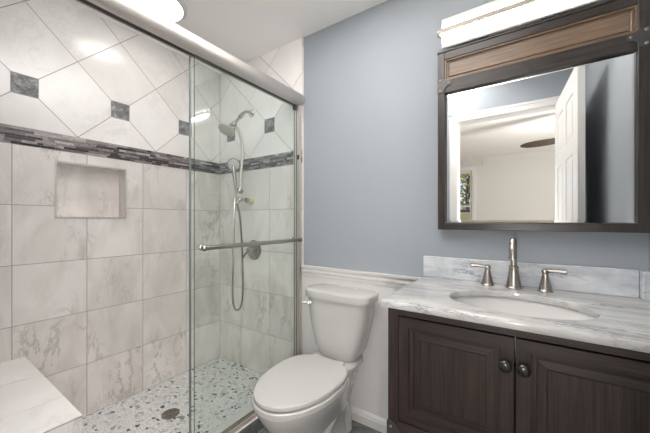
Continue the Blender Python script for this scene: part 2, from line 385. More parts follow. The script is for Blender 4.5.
# bedroom beyond the doorway
BX0, BX1, BY = -.6, 4.0, -5.05; WX0, WX1, WZ0, WZ1 = .30, 1.25, 1.12, 2.19
mb = MB(); mb.box((BX0,BY-.12,0),(WX0,BY,H)); mb.box((WX1,BY-.12,0),(BX1,BY,H)); mb.box((WX0,BY-.12,0),(WX1,BY,WZ0)); mb.box((WX0,BY-.12,WZ1),(WX1,BY,H))
struct(obj('wall_bedroom_far', mb, M['bedwall']), 'greige far bedroom wall holding the window, seen through the doorway in the mirror', 'wall')
mb = MB(); mb.box((BX0-.1,BY,0),(BX0,YF-.12,H)); struct(obj('wall_bedroom_left', mb, M['bedwall']), 'greige bedroom side wall nearer the window', 'wall')
mb = MB(); mb.box((BX1,BY,0),(BX1+.1,YF-.12,H)); struct(obj('wall_bedroom_right', mb, M['bedwall']), 'greige bedroom side wall behind the fan', 'wall')
mb = MB(); mb.box((XR+.1,YF-.22,0),(BX1,YF-.12,H)); mb.box((BX0,YF-.22,0),(-.2,YF-.12,H)); struct(obj('wall_bedroom_near', mb, M['bedwall']), 'greige bedroom wall on either side of the bathroom', 'wall')
mb = MB(); mb.box((BX0-.1,BY-.12,-.1),(BX1+.1,YF-.12,-.001)); struct(obj('floor_bedroom', mb, M['carpet']), 'beige carpeted bedroom floor', 'floor')
mb = MB(); mb.box((BX0-.1,BY-.12,H),(BX1+.1,YF-.12,H+.1)); struct(obj('ceiling_bedroom', mb, M['ceil']), 'white bedroom ceiling above the fan', 'ceiling')
win = bpy.data.objects.new('window_1', None); COL.objects.link(win); win.location = ((WX0+WX1)/2, BY, WZ0)
struct(win, 'white sash bedroom window with autumn trees outside, seen in the mirror', 'window')
mb = MB(); f_ = .045
for x0,x1,z0,z1 in ((WX0,WX0+f_,WZ0,WZ1),(WX1-f_,WX1,WZ0,WZ1),(WX0+f_,WX1-f_,WZ0,WZ0+f_),(WX0+f_,WX1-f_,WZ1-f_,WZ1),(WX0+f_,WX1-f_,1.46,1.49),((WX0+WX1)/2-.03,(WX0+WX1)/2+.03,WZ0+f_,WZ1-f_)):
    mb.box((x0,BY-.08,z0),(x1,BY-.03,z1))
obj('window_frame', mb, M['white'], win)
mb = MB()
for x0,x1,z0,z1 in ((WX0-.07,WX0,WZ0-.07,WZ1+.07),(WX1,WX1+.07,WZ0-.07,WZ1+.07),(WX0,WX1,WZ0-.07,WZ0),(WX0,WX1,WZ1,WZ1+.07)): mb.box((x0,BY,z0),(x1,BY+.018,z1))
obj('window_casing', mb, M['white'], win)
mb = MB(); mb.box((WX0+f_,BY-.058,WZ0+f_),(WX1-f_,BY-.054,WZ1-f_)); obj('window_pane', mb, M['pane'], win)
mb = MB(); mb.box((-30,-60,-.4),(30,BY-.2,-.15)); M['lawn'] = painted('dry_lawn', (.30,.26,.12), .95, 30, .3)
struct(obj('ground', mb, M['lawn']), 'dry autumn lawn outside the bedroom window', 'ground')

# ------------------------------------------------------------------ door leaf, open into the bathroom
hx, hy = 2.350, -1.497; dirv = Vector((.055, .76, 0)).normalized(); nrm = Vector((-dirv.y, dirv.x, 0)); LW, LT, LZ = .765, .035, 2.115
fd = lambda u, v, w_: tuple(Vector((hx, hy, v)) + dirv*u - nrm*(LT/2) + nrm*w_)
d1 = bpy.data.objects.new('door_1', None); COL.objects.link(d1); d1.location = (hx, hy, 0)
struct(d1, 'white six panel bathroom door standing open, seen in the mirror', 'door')
mb = MB(); mb.prism(rect(0,.01,LW,LZ), fd, .006, LT-.006)
us = (0,.11,.33,.42,.64,LW); vs = (.01,.22,.80,.93,1.60,1.70,1.98,LZ)
for side in (0, 1):
    w0, w1 = (0, .006) if side == 0 else (LT-.006, LT)
    for i in (0,2,4): mb.prism(rect(us[i],.01,us[i+1],LZ), fd, w0, w1)
    for i in (1,3):
        for j in (0,2,4,6): mb.prism(rect(us[i],vs[j],us[i+1],vs[j+1]), fd, w0, w1)
        for j in (1,3,5): mb.prism(rect(us[i]+.03,vs[j]+.03,us[i+1]-.03,vs[j+1]-.03), fd, *((.002,.006) if side == 0 else (LT-.006,LT-.002)))
obj('door_leaf', mb, M['white'], d1, bevel=.0015)
mb = MB()
for s_ in (1,-1):
    c0 = Vector(fd(LW-.065,.95,LT if s_>0 else 0)); n_ = nrm*s_
    mb.lathe([(.028,0),(.028,.004),(.012,.007),(.010,.015),(.02,.020),(.025,.029),(.023,.038),(.012,.043)], c0, n_, 20)
obj('door_knob', mb, M['satin'], d1)

# ------------------------------------------------------------------ shower bench
bench = thing('shower_bench', 'marble tiled shower seat in the corner nearest the doorway', 'bench', (.41, -1.35, ZS))
mb = MB(); bx, by, bz = .815, -1.176, .489
def tbox(mb, fn, us, vs, m=1):
    for a_, b_ in zip(us[:-1], us[1:]):
        for c_, d_ in zip(vs[:-1], vs[1:]): mb.prism(rect(a_+G,c_+G,b_-G,d_-G), fn, -.004, 0, m)
mb.box((.0005,YF+.0005,ZS), (bx-.002,by-.002,bz-.002), 0)
tbox(mb, lambda u,v,w_: (u, v, bz+w_), (.001,.30,.608,bx), (YF+.001,by))
obj('seat_top', mb, [M['grout'], M['tile_diag']], bench, fixn=False)
mb = MB(); tbox(mb, lambda u,v,w_: (bx+w_, u, v), (YF+.001,-1.40,by), (ZS,.347,bz-.006)); tbox(mb, lambda u,v,w_: (u, by+w_, v), (.001,.30,.608,bx-.004), (ZS,.347,bz-.006))
obj('tiled_front', mb, [M['grout'], M['tile']], bench, fixn=False)

# ------------------------------------------------------------------ shower enclosure frame
GX = .868
fr = thing('shower_door_frame', 'brushed nickel sliding door frame, rounded header, wall channel and sill track', 'door frame', (GX, -.76, .083))
mb = MB(); cz = 2.006; prof = []
for k in range(0, 17):
    an = -math.pi/2 + math.pi*k/16; prof.append((.872+.038*math.cos(an), cz+.042*math.sin(an)))
prof = [(.872,1.964)] + prof[1:-1] + [(.872,2.048),(.825,2.048),(.825,1.968),(.832,1.968),(.832,1.985),(.866,1.985),(.866,1.964)]
mb.prism(prof, lambda x,z,y: (x,y,z), YF+.001, -.001, smooth=True); obj('header_rail', mb, M['satin'], fr, angle=30)
mb = MB(); mb.box((.833,YF+.002,1.972),(.8655,-.002,1.984)); obj('roller_channel', mb, M['rubber'], fr)
mb = MB(); mb.box((.832,YF+.001,.0832),(.885,-.001,.089)); mb.box((.874,YF+.001,.089),(.884,-.001,.104)); mb.box((.853,YF+.001,.089),(.857,-.001,.099)); mb.box((.832,YF+.001,.089),(.836,-.001,.094))
obj('sill_track', mb, M['track'], fr, bevel=.001)
mb = MB(); mb.box((.835,-.028,.104),(.884,-.001,1.965)); obj('wall_channel', mb, M['satin'], fr, bevel=.002)
for a_, b_ in (((.872,-.034,.16),(.8842,-.0281,.18)), ((.846,-.05,1.935),(.8655,-.0285,1.964)), ((.872,-.034,1.60),(.8842,-.0281,1.63))):
    mb = MB(); mb.box(a_, b_); obj('bumper', mb, M['rubber'], fr)
def panel(x, y0, y1, label, bar):
    zt = 1.9635 if bar else 1.9715
    t_ = thing('sliding_glass_door', label, 'shower door', (x, (y0+y1)/2, .092))
    mb = MB(); hx_ = .003
    vs_ = [(x-hx_,y0,.092),(x+hx_,y0,.092),(x+hx_,y1,.092),(x-hx_,y1,.092),(x-hx_,y0,zt),(x+hx_,y0,zt),(x+hx_,y1,zt),(x-hx_,y1,zt)]
    mb.add(vs_, [(1,2,6,5),(3,0,4,7)], 0); mb.add(vs_, [(0,3,2,1),(4,5,6,7),(0,1,5,4),(2,3,7,6)], 1)
    obj('glass_pane', mb, [M['glass'], M['glassedge']], t_)
    if bar:
        mb = MB(); bxx = x+.048
        mb.tube([(bxx,y0+.02,1.064),(bxx,y1-.02,1.064)], .0115, 16)
        for yy in (y0+.035, y1-.04):
            mb.lathe([(.015,0),(.015,.006),(.009,.01),(.009,.048)], (x+.003,yy,1.064), (1,0,0), 18)
        for yy, s_ in ((y0+.02,-1),(y1-.02,1)): mb.sphere((bxx,yy,1.064),(.015,.015,.015))
        obj('towel_bar', mb, M['nickel'], t_)
    else:
        mb = MB(); mb.box((x-.005,y0-.006,.092),(x+.005,y0-.0002,1.957)); obj('edge_seal', mb, M['seal'], t_)
    return t_
panel(.8445, -.778, -.030, 'inner clear glass shower door, no towel bar, with metal edge strip', False)
panel(.868, -.775, -.036, 'outer clear glass shower door carrying the nickel towel bar', True)

# ------------------------------------------------------------------ shower fixtures
sx = .394
sc = thing('shower_column', 'satin nickel rain head and handheld shower column with hose on the tiled end wall', 'shower', (sx, 0, 1.34))
mb = MB(); mb.lathe([(.030,0),(.030,.004),(.022,.010),(.012,.012)], (sx,-.0005,2.015), (0,-1,0), 24); obj('wall_flange', mb, M['chrome'], sc)
mb = MB(); mb.tube(crom([(sx,-.005,2.015),(sx,-.045,2.014),(sx,-.075,1.998),(sx,-.115,1.955),(sx,-.165,1.893)]), .0105)
mb.tube([(sx,-.085,1.988),(sx,-.118,1.951)], .015); obj('shower_arm', mb, M['nickel'], sc)
mb = MB(); mb.sphere((sx,-.168,1.888), .021); mb.tube([(sx,-.165,1.89),(sx,-.205,1.868)], .014)
obj('diverter', mb, M['nickel'], sc)
hd_ = Vector((0, -.50, -.86)).normalized(); hc = Vector((sx, -.215, 1.862))
mb = MB(); mb.lathe([(.012,-.01),(.018,.004),(.03,.014),(.056,.028),(.060,.034),(.060,.042),(.055,.046)], hc, hd_, 36); obj('shower_head', mb, M['satin'], sc)
mb = MB(); mb.lathe([(.052,.0461),(.052,.0475)], hc, hd_, 36)
for k in range(24):
    an = k*2.399; rr = .0095*math.sqrt(k+.5)
    t1 = hd_.orthogonal().normalized(); t2 = hd_.cross(t1); q0 = hc + t1*rr*math.cos(an) + t2*rr*math.sin(an)
    mb.lathe([(.0028,.0475),(.002,.051)], q0, hd_, 8)
obj('spray_face', mb, M['satin'], sc)
mb = MB(); mb.tube(crom([(sx,-.165,1.885),(sx,-.135,1.862),(sx,-.112,1.82),(sx,-.098,1.76),(sx,-.092,1.70),(sx,-.098,1.62),(sx,-.108,1.52),(sx,-.115,1.41),(sx,-.117,1.345)]), .0115); obj('slide_bar', mb, M['satin'], sc)
mb = MB(); mb.lathe([(.010,-.012),(.030,-.010),(.034,-.004),(.034,.002),(.028,.006),(.012,.008)], (sx,-.124,1.408), (0,0,1), 28); mb.lathe([(.016,-.02),(.016,.02)], (sx,-.115,1.408), (0,0,1), 20); obj('slider', mb, M['nickel'], sc)
hand = MB(); hand.tube(crom([(sx,-.150,1.40),(sx,-.155,1.44),(sx,-.163,1.50),(sx,-.170,1.545),(sx,-.172,1.585)]), [.010+.004*(i/40) for i in range(41)])
hfd = Vector((.62, -.72, -.30)).normalized(); hcc = Vector((sx,-.170,1.595))
hand.lathe([(.01,-.016),(.03,-.012),(.044,-.002),(.047,.006),(.046,.012)], hcc, hfd, 32); hs = obj('hand_shower', hand, M['nickel'], sc)
mb = MB(); mb.lathe([(.040,.0122),(.038,.014)], hcc, hfd, 32); obj('spray_face', mb, M['satin'], hs)
mb = MB(); mb.tube([(sx,-.118,1.345),(sx,-.03,1.343)], .0125); mb.sphere((sx,-.118,1.345), .019); mb.tube([(sx,-.118,1.345),(sx,-.145,1.31)], .008); mb.lathe([(.017,0),(.02,.012),(.02,.026),(.013,.03)], (sx,-.035,1.343), (0,-1,0), 20); obj('wall_bracket', mb, M['nickel'], sc)
mb = MB(); mb.lathe([(.029,0),(.029,.018),(.024,.032),(.016,.036)], (sx,-.0005,1.342), (0,-1,0), 24); obj('wall_cap', mb, M['yellow'], sc)['label'] = 'yellowed wall cap'
mb = MB(); mb.tube(crom([(sx,-.150,1.40),(sx,-.162,1.33),(sx,-.17,1.15),(sx,-.178,.90),(sx,-.182,.66),(sx,-.168,.565),(sx,-.140,.535),(sx,-.108,.555),(sx,-.090,.64),(sx,-.090,.82),(sx,-.100,1.05),(sx,-.118,1.22),(sx,-.136,1.29),(sx,-.145,1.31)], 8), .0075, 10); obj('hose', mb, M['nickel'], sc)
sv = thing('shower_valve', 'round nickel shower valve plate with lever, low on the tiled end wall', 'shower valve', (.420, 0, .965))
mb = MB(); mb.lathe([(.076,0),(.076,.003),(.070,.008),(.05,.012),(.03,.014)], (.420,-.0005,.965), (0,-1,0), 40); obj('escutcheon', mb, M['nickel'], sv)
mb = MB(); mb.lathe([(.024,.013),(.022,.05),(.018,.066),(.008,.07)], (.420,0,.965), (0,-1,0), 24); mb.tube(crom([(.420,-.058,.962),(.404,-.068,.945),(.388,-.075,.92),(.378,-.075,.90)]), [.008]*20+[.006]*11); obj('lever', mb, M['nickel'], sv)
dr = thing('floor_drain', 'round bronze drain set in the pebble shower floor', 'drain', (.392, -.63, ZS))
mb = MB(); mb.lathe([(.050,0),(.050,.003),(.046,.004),(.0461,.001),(.002,.001)], (.392,-.63,ZS+.0002), (0,0,1), 40); obj('rim', mb, M['nickel'], dr)
mb = MB()
for r0, r1 in ((.010,.016),(.022,.028),(.034,.040)):
    mb.lathe([(r0,.0012),(r0,.0035),(r1,.0035),(r1,.0012)], (.392,-.63,ZS+.0002), (0,0,1), 32, caps=False)
for k in range(4):
    an = k*math.pi/4; dx, dy = math.cos(an)*.044, math.sin(an)*.044
    mb.tube([(.392-dx,-.63-dy,ZS+.0025),(.392+dx,-.63+dy,ZS+.0025)], .0018, 6)
obj('grate', mb, M['nickel'], dr)

# ------------------------------------------------------------------ ceiling light above the shower
cl = thing('ceiling_light', 'round white flush ceiling light above the shower', 'ceiling light', (.405, -.72, H))
mb = MB(); mb.lathe([(.160,0),(.160,.012),(.152,.020),(.140,.022),(.136,.016),(.136,0)], (.405,-.72,H-.0005), (0,0,-1), 48, caps=False); obj('trim_ring', mb, M['white'], cl)
mb = MB(); mb.lathe([(.1358,.006),(.1358,.016),(.12,.026),(.08,.034),(.03,.037),(.001,.0375)], (.405,-.72,H-.0005), (0,0,-1), 48); obj('diffuser', mb, M['glow_ceiling'], cl)

# ------------------------------------------------------------------ toilet
TX = 1.255
def sell(cx, cy, rx, ry, z, n=48, p=2.6, pf=None):
    out = []
    for i in range(n):
        an = 2*math.pi*i/n; cs, sn = math.cos(an), math.sin(an); pp = p
        if pf and sn < 0: pp = pf
        out.append((cx+rx*math.copysign(abs(cs)**(2/pp), cs), cy+ry*math.copysign(abs(sn)**(2/pp), sn), z))
    return out
def egg(cx, yb, yf, hw, z, n=56, wide=.42, pb=2.9):       # yb back, yf front; widest at fraction from back
    cy = yb+(yf-yb)*wide; out = []
    for i in range(n):
        an = 2*math.pi*i/n; cs, sn = math.cos(an), math.sin(an)
        pp = pb if sn > 0 else 2.05; ry = (yb-cy) if sn > 0 else (cy-yf)
        out.append((cx+hw*math.copysign(abs(cs)**(2/pp), cs), cy+ry*math.copysign(abs(sn)**(2/pp), sn), z))
    return out
to = thing('toilet', 'white two piece toilet with closed lid between shower and vanity', 'toilet', (TX, -.4, 0))
mb = MB()
mb.loft([egg(TX,-.10,-.60,.100,0), egg(TX,-.10,-.60,.102,.02), egg(TX,-.11,-.58,.095,.05), egg(TX,-.11,-.575,.090,.13), egg(TX,-.12,-.61,.105,.20), egg(TX,-.14,-.655,.135,.27),
         egg(TX,-.18,-.69,.160,.33), egg(TX,-.20,-.71,.175,.365), egg(TX,-.21,-.717,.180,.388), egg(TX,-.217,-.713,.176,.3935), egg(TX,-.225,-.70,.168,.3945)])
# deck under the tank and trapway bulge at each side
mb.loft([sell(TX,-.16,.07,.11,.20), sell(TX,-.165,.10,.125,.30), sell(TX,-.165,.118,.135,.37), sell(TX,-.155,.139,.125,.405,48,3.6), sell(TX,-.155,.139,.125,.418,48,3.6), sell(TX,-.155,.135,.120,.421,48,3.6)])
for s_ in (1,-1): mb.tube(crom([(TX+s_*.058,-.50,.045),(TX+s_*.066,-.42,.14),(TX+s_*.070,-.33,.22),(TX+s_*.064,-.25,.24),(TX+s_*.058,-.18,.17),(TX+s_*.052,-.15,.047)]), .044, 18)
obj('bowl', mb, M['porcelain'], to)
mb = MB(); mb.loft([egg(TX+.003,-.247,-.722,.181,.3995), egg(TX+.003,-.247,-.727,.186,.403), egg(TX+.003,-.247,-.727,.186,.418), egg(TX+.003,-.250,-.722,.181,.4215)]); obj('seat', mb, M['seatplastic'], to)
mb = MB(); mb.loft([egg(TX+.003,-.275,-.690,.150,.4270), egg(TX+.003,-.246,-.714,.175,.4275), egg(TX+.003,-.242,-.722,.182,.432), egg(TX+.003,-.242,-.722,.182,.445), egg(TX+.003,-.246,-.717,.178,.4500), egg(TX+.003,-.29,-.66,.135,.4535), egg(TX+.003,-.38,-.55,.06,.455)]); obj('lid', mb, M['seatplastic'], to)
for s_ in (1,-1):
    mb = MB(); mb.box((TX+s_*.075-.022,-.2435,.4215),(TX+s_*.075+.022,-.219,.445)); obj('hinge', mb, M['seatplastic'], to, bevel=.006)
mb = MB(); R_ = []
for z, hw, yb, yf in ((.4215,.112,-.035,-.185),(.432,.122,-.032,-.192),(.47,.142,-.028,-.198),(.54,.164,-.026,-.203),(.62,.183,-.024,-.206),(.70,.196,-.023,-.207),(.747,.201,-.022,-.207)):
    R_.append(sell(TX,(yb+yf)/2,hw,(yb-yf)/2,z,56,4.5,3.0))
mb.loft(R_); obj('tank', mb, M['porcelain'], to)
mb = MB(); mb.loft([sell(TX,-.115,hw,hd2,z,56,5.0,3.2) for z, hw, hd2 in ((.7475,.205,.097),(.750,.214,.103),(.775,.216,.104),(.786,.214,.102),(.793,.205,.094),(.796,.17,.07))]); obj('tank_lid', mb, M['porcelain'], to)
mb = MB(); mb.lathe([(.014,0),(.014,.008),(.009,.012)], (TX-.150,-.196,.716), (0,-1,0), 20); mb.tube(crom([(TX-.150,-.212,.716),(TX-.160,-.216,.716),(TX-.178,-.218,.717),(TX-.188,-.217,.718)]), [.006+.003*i/30 for i in range(31)]); mb.sphere((TX-.150,-.212,.716), .011); obj('flush_lever', mb, M['chrome'], to)['label'] = 'chrome flush lever'
for s_ in (1,-1):
    mb = MB(); mb.sphere((TX+s_*.098,-.30,.018), (.015,.015,.016)); obj('bolt_cap', mb, M['porcelain'], to)

# ------------------------------------------------------------------ vanity
VX0, VX1, VY, VT = 1.724, 2.506, -.545, .880
va = thing('vanity_cabinet', 'dark espresso wood vanity cabinet with two panelled doors under marble top', 'cabinet', ((VX0+VX1)/2, -.28, 0))
for nm, mt, a_, b_ in [('leg','espresso_v',(x,y,0),(x+.038,y+.045,VT-.0005)) for x in (VX0, VX1-.038) for y in (VY, -.065)] + [
    ('side_panel','espresso_v',(VX0+.004,VY+.045,.41),(VX0+.022,-.065,VT-.0005)), ('side_panel','espresso_v',(VX1-.022,VY+.045,.41),(VX1-.004,-.065,VT-.0005)),
    ('back_panel','espresso_v',(VX0+.038,-.032,.41),(VX1-.038,-.022,VT-.0005)), ('top_rail','espresso_h',(VX0+.038,VY+.001,.853),(VX1-.038,VY+.03,VT-.0005)),
    ('bottom_rail','espresso_h',(VX0+.038,VY+.001,.40),(VX1-.038,VY+.03,.474)), ('bottom_panel','espresso_h',(VX0+.022,VY+.03,.415),(VX1-.022,-.035,.430))]:
    mb = MB(); mb.box(a_, b_); obj(nm, mb, M[mt], va, bevel=.0015)
def cab_door(x0, x1, kx, edge):
    z0, z1 = .478, .849; rings = []
    for ins, dep in ((0,.018),(0,.0015),(.0015,0),(.036,0),(.0372,.007),(.050,.008),(.0512,.0125),(.053,.0125),(.073,.0105),(.0738,.0128),(.0755,.0128),(.0763,.0105)):
        rings.append([(x0+ins,VY+dep,z0+ins),(x1-ins,VY+dep,z0+ins),(x1-ins,VY+dep,z1-ins),(x0+ins,VY+dep,z1-ins)])
    mb = MB(); n = 4
    for k in range(len(rings)-1):
        for i in range(4):
            j = (i+1) % 4; mb.add([rings[k][i],rings[k][j],rings[k+1][j],rings[k+1][i]], [(0,1,2,3)], 1 if i in (0,2) else 0)
    mb.add(rings[-1], [(0,1,2,3)], 0); mb.add(rings[0], [(3,2,1,0)], 0)
    o = obj('door', mb, [M['espresso_v'], M['espresso_h']], va, fixn=False)
    mb = MB(); mb.lathe([(.011,0),(.011,.002),(.006,.004),(.006,.012),(.011,.015),(.0165,.020),(.0175,.026),(.015,.031),(.010,.034),(.001,.035)], (kx,VY-.0002,.770), (0,-1,0), 24)
    mb.lathe([(.0182,.022),(.0182,.027)], (kx,VY,.770), (0,-1,0), 24); obj('knob', mb, M['blackmetal'], o)['label'] = 'round black knob'
cab_door(1.764, 2.1136, 2.092, 1); cab_door(2.1166, 2.466, 2.136, 0)
def bracket_plate(parent, pts, y, rv, th=.003, name='corner_bracket'):
    mb = MB(); mb.prism(pts, lambda x,z,w_: (x, y+w_, z), -th, 0); o = obj(name, mb, M['darkmetal'], parent, bevel=.0008)
    for x, z in rv:
        mb = MB(); mb.lathe([(.0055,0),(.005,.0018),(.003,.003),(.0005,.0034)], (x, y-th+.0001, z), (0,-1,0), 12); obj('rivet', mb, M['rivet'], o)
    return o
for s_, xa in ((1, VX0), (-1, VX1)):
    pts = [(xa-s_*.003,.385),(xa-s_*.003,.466),(xa+s_*.012,.466),(xa+s_*.030,.458),(xa+s_*.045,.435),(xa+s_*.062,.418),(xa+s_*.078,.412),(xa+s_*.078,.385)]
    bracket_plate(va, pts if s_ > 0 else pts[::-1], VY-.0002, [(xa+s_*.012,.446),(xa+s_*.065,.399)])
    mb = MB(); mb.box((xa-s_*.0035,VY-.003,.385),(xa-s_*.0002,VY+.05,.459)); obj('corner_bracket', mb, M['darkmetal'], va)

CT, CB = .905, .8805; CX0, CX1, CY0 = 1.702, 2.5145, -.570
ct = thing('vanity_countertop', 'white and grey veined marble countertop with backsplash on the dark vanity', 'countertop', (2.11, -.28, CB))
SCX, SCY, SA, SB = 2.112, -.335, .215, .160
def rect_ring(n, x0, y0, x1, y1, z):
    out = []
    for i in range(n):
        an = 2*math.pi*i/n + math.pi/n*0; dx, dy = math.cos(an)*SA, math.sin(an)*SB
        tx = ((x1-SCX)/dx if dx > 0 else (x0-SCX)/dx) if abs(dx) > 1e-9 else 1e9; ty = ((y1-SCY)/dy if dy > 0 else (y0-SCY)/dy) if abs(dy) > 1e-9 else 1e9
        t_ = min(tx, ty); out.append([SCX+dx*t_, SCY+dy*t_, z])
    for cx_, cy_ in ((x0,y0),(x1,y0),(x1,y1),(x0,y1)):      # snap nearest ring point to each true corner
        k = min(range(n), key=lambda q: (out[q][0]-cx_)**2+(out[q][1]-cy_)**2); out[k][0], out[k][1] = cx_, cy_
    return out
N_ = 120
def ell(s_, z): return [(SCX+SA*s_*math.cos(2*math.pi*i/N_), SCY+SB*s_*math.sin(2*math.pi*i/N_), z) for i in range(N_)]
mb = MB(); mb.loft([ell(1.0,CB), ell(1.0,CT-.005), ell(1.006,CT-.0015), ell(1.02,CT)], 0, False, False)
def rr(ins, z): return rect_ring(N_, CX0+ins, CY0+ins, CX1, -.0002, z)
mb.loft([ell(1.02,CT), rr(.006,CT), rr(.0025,CT-.0012), rr(.0006,CT-.004), rr(0,CT-.008), rr(.0,CB+.005), rr(.003,CB), ell(1.0,CB)], 0, False, False, smooth=False)
obj('slab', mb, M['counter'], ct)
mb = MB(); mb.box((CX0,-.021,CT+.0002),(2.486,-.0002,1.009)); obj('backsplash', mb, M['splash'], ct, bevel=.003)
mb = MB(); mb.box((2.4868,-.06,CT+.0002),(2.5145,-.0002,1.007)); obj('side_splash', mb, M['splash'], ct, bevel=.003)
sk = thing('sink_basin', 'oval white undermount sink set into the marble countertop', 'sink', (SCX, SCY, CB-.15))
def bowl_ring(s_, z, n=64): return [(SCX+SA*s_*math.cos(2*math.pi*i/n), SCY+SB*s_*math.sin(2*math.pi*i/n), z) for i in range(n)]
mb = MB(); mb.loft([bowl_ring(1.09,CB-.0005), bowl_ring(1.03,CB-.0005), bowl_ring(1.02,CB-.008), bowl_ring(.97,CB-.05), bowl_ring(.86,CB-.10), bowl_ring(.62,CB-.135), bowl_ring(.28,CB-.148), bowl_ring(.09,CB-.15)], 0, False, True)
mb.loft([bowl_ring(1.09,CB-.0005), bowl_ring(1.09,CB-.012), bowl_ring(1.05,CB-.05), bowl_ring(.92,CB-.11), bowl_ring(.66,CB-.147), bowl_ring(.1,CB-.162)], 0, False, True)
obj('bowl', mb, M['china'], sk, fixn=False)
mb = MB(); mb.lathe([(.024,0),(.024,.002),(.018,.003),(.016,.001),(.001,.001)], (SCX,SCY,CB-.1498), (0,0,1), 28); obj('drain', mb, M['nickel'], sk)
fa = thing('faucet', 'brushed nickel widespread faucet with two lever handles on the marble countertop', 'faucet', (2.098, -.075, CT))
FY = -.078
mb = MB(); fx = 2.098
mb.lathe([(.032,0),(.032,.004),(.0285,.008),(.0275,.014),(.0225,.045),(.0175,.083),(.0185,.088),(.0185,.093),(.0125,.096)], (fx,FY,CT+.0002), (0,0,1), 32)
arc = [(fx,FY,CT+.08),(fx,FY,1.06)] + [(fx,FY-.055+.055*math.cos(math.pi*k/12),1.060+.048*math.sin(math.pi*k/12)) for k in range(1,12)] + [(fx,FY-.110,1.060),(fx,FY-.111,1.045)]
mb.tube(arc, .0128, 18); mb.lathe([(.0128,0),(.0152,.001),(.0152,.009),(.0115,.009)], (fx,FY-.111,1.047), (0,0,-1), 22); obj('spout', mb, M['nickel'], fa)
for hxx, s_ in ((2.000,-1),(2.206,1)):
    mb = MB(); mb.lathe([(.027,0),(.027,.004),(.024,.008),(.022,.016),(.016,.045),(.011,.068),(.0115,.072)], (hxx,FY,CT+.0002), (0,0,1), 30); o = obj('handle', mb, M['nickel'], fa)
    mb = MB(); mb.sphere((hxx,FY,CT+.079), (.0135,.0135,.011)); mb.tube([(hxx,FY,CT+.081),(hxx+s_*.018,FY-.002,CT+.083),(hxx+s_*.045,FY-.004,CT+.084),(hxx+s_*.066,FY-.006,CT+.083),(hxx+s_*.068,FY-.006,CT+.083)], [.006,.0065,.008,.0095,.007], 16); obj('lever', mb, M['nickel'], o)

# ------------------------------------------------------------------ mirror
MX0, MX1, MZ0, MZ1, MF = 1.780, 2.510, 1.147, 2.012, -.045
mi = thing('wall_mirror', 'wide dark wood framed mirror with bronze top panel above the vanity', 'mirror', ((MX0+MX1)/2, 0, MZ0))
sw = .033
for nm, mt, a_, b_ in (('stile','frame_v',(MX0,MF,MZ0),(MX0+sw,.004,MZ1)), ('stile','frame_v',(MX1-sw,MF,MZ0),(MX1,.004,MZ1)), ('bottom_rail','frame_h',(MX0+sw,MF,MZ0),(MX1-sw,.004,MZ0+sw)),
    ('middle_rail','frame_h',(MX0+sw,MF+.002,1.815),(MX1-sw,.004,1.876)), ('top_rail','frame_h',(MX0+sw,MF,1.977),(MX1-sw,.004,MZ1)), ('top_cap','frame_h',(MX0-.003,MF-.004,MZ1+.0002),(MX1,.004,MZ1+.009))):
    mb = MB(); mb.box(a_, b_); obj(nm, mb, M[mt], mi, bevel=.002)
mb = MB(); x0, x1, z0, z1 = MX0+sw, MX1-sw, 1.876, 1.977
R_ = [[(x0+i_,MF+d_,z0+i_),(x1-i_,MF+d_,z0+i_),(x1-i_,MF+d_,z1-i_),(x0+i_,MF+d_,z1-i_)] for i_, d_ in ((.0005,.004),(.006,.004),(.009,.014),(.013,.014),(.017,.016),(.020,.012),(.021,.012))]
mb.loft(R_, 0, False, True, smooth=False); obj('top_panel', mb, M['bronze_panel'], mi, fixn=False)
gx0, gx1, gz0, gz1 = MX0+sw+.001, MX1-sw-.001, MZ0+sw+.001, 1.814
mb = MB(); bw = .012
out_ = [(gx0,-.0285,gz0),(gx1,-.0285,gz0),(gx1,-.0285,gz1),(gx0,-.0285,gz1)]; in_ = [(gx0+bw,-.030,gz0+bw),(gx1-bw,-.030,gz0+bw),(gx1-bw,-.030,gz1-bw),(gx0+bw,-.030,gz1-bw)]
bk_ = [(p[0],-.024,p[2]) for p in out_]
mb.loft([bk_, out_, in_], 0, True, True, smooth=False); obj('mirror_glass', mb, M['mirror'], mi)
for s_, xa in ((1, MX0), (-1, MX1)):
    q_ = .012; pts = [(xa-s_*.001,1.803+q_),(xa-s_*.001,1.874+q_),(xa+s_*.020,1.874+q_),(xa+s_*.034,1.868+q_),(xa+s_*.046,1.862+q_),(xa+s_*.060,1.862+q_),(xa+s_*.064,1.848+q_),(xa+s_*.060,1.834+q_),(xa+s_*.046,1.834+q_),(xa+s_*.036,1.826+q_),(xa+s_*.030,1.808+q_),(xa+s_*.020,1.803+q_)]
    bracket_plate(mi, pts if s_ > 0 else pts[::-1], MF-.0002, [(xa+s_*.012,1.876),(xa+s_*.012,1.827),(xa+s_*.052,1.860)])

# ------------------------------------------------------------------ vanity light
vl = thing('vanity_light', 'long lit vanity light, white diffuser behind a nickel centre bar, above the mirror', 'wall light', (2.10, 0, 2.085))
mb = MB(); mb.box((2.0,-.045,2.03),(2.195,.0060,2.13)); obj('canopy', mb, M['white'], vl, bevel=.002)
mb = MB(); mb.box((1.80,-.0535,2.030),(2.40,-.0455,2.172)); obj('back_tray', mb, M['white'], vl, bevel=.002)
mb = MB(); mb.box((1.803,-.0555,2.033),(2.397,-.0537,2.169)); obj('diffuser', mb, M['glow_vanity'], vl)
mb = MB(); mb.box((1.786,-.090,2.086),(2.414,-.0825,2.107)); mb.box((1.786,-.0825,2.086),(1.7995,-.05,2.107)); mb.box((2.4005,-.0825,2.086),(2.414,-.05,2.107)); obj('centre_bar', mb, M['bar'], vl, bevel=.001)

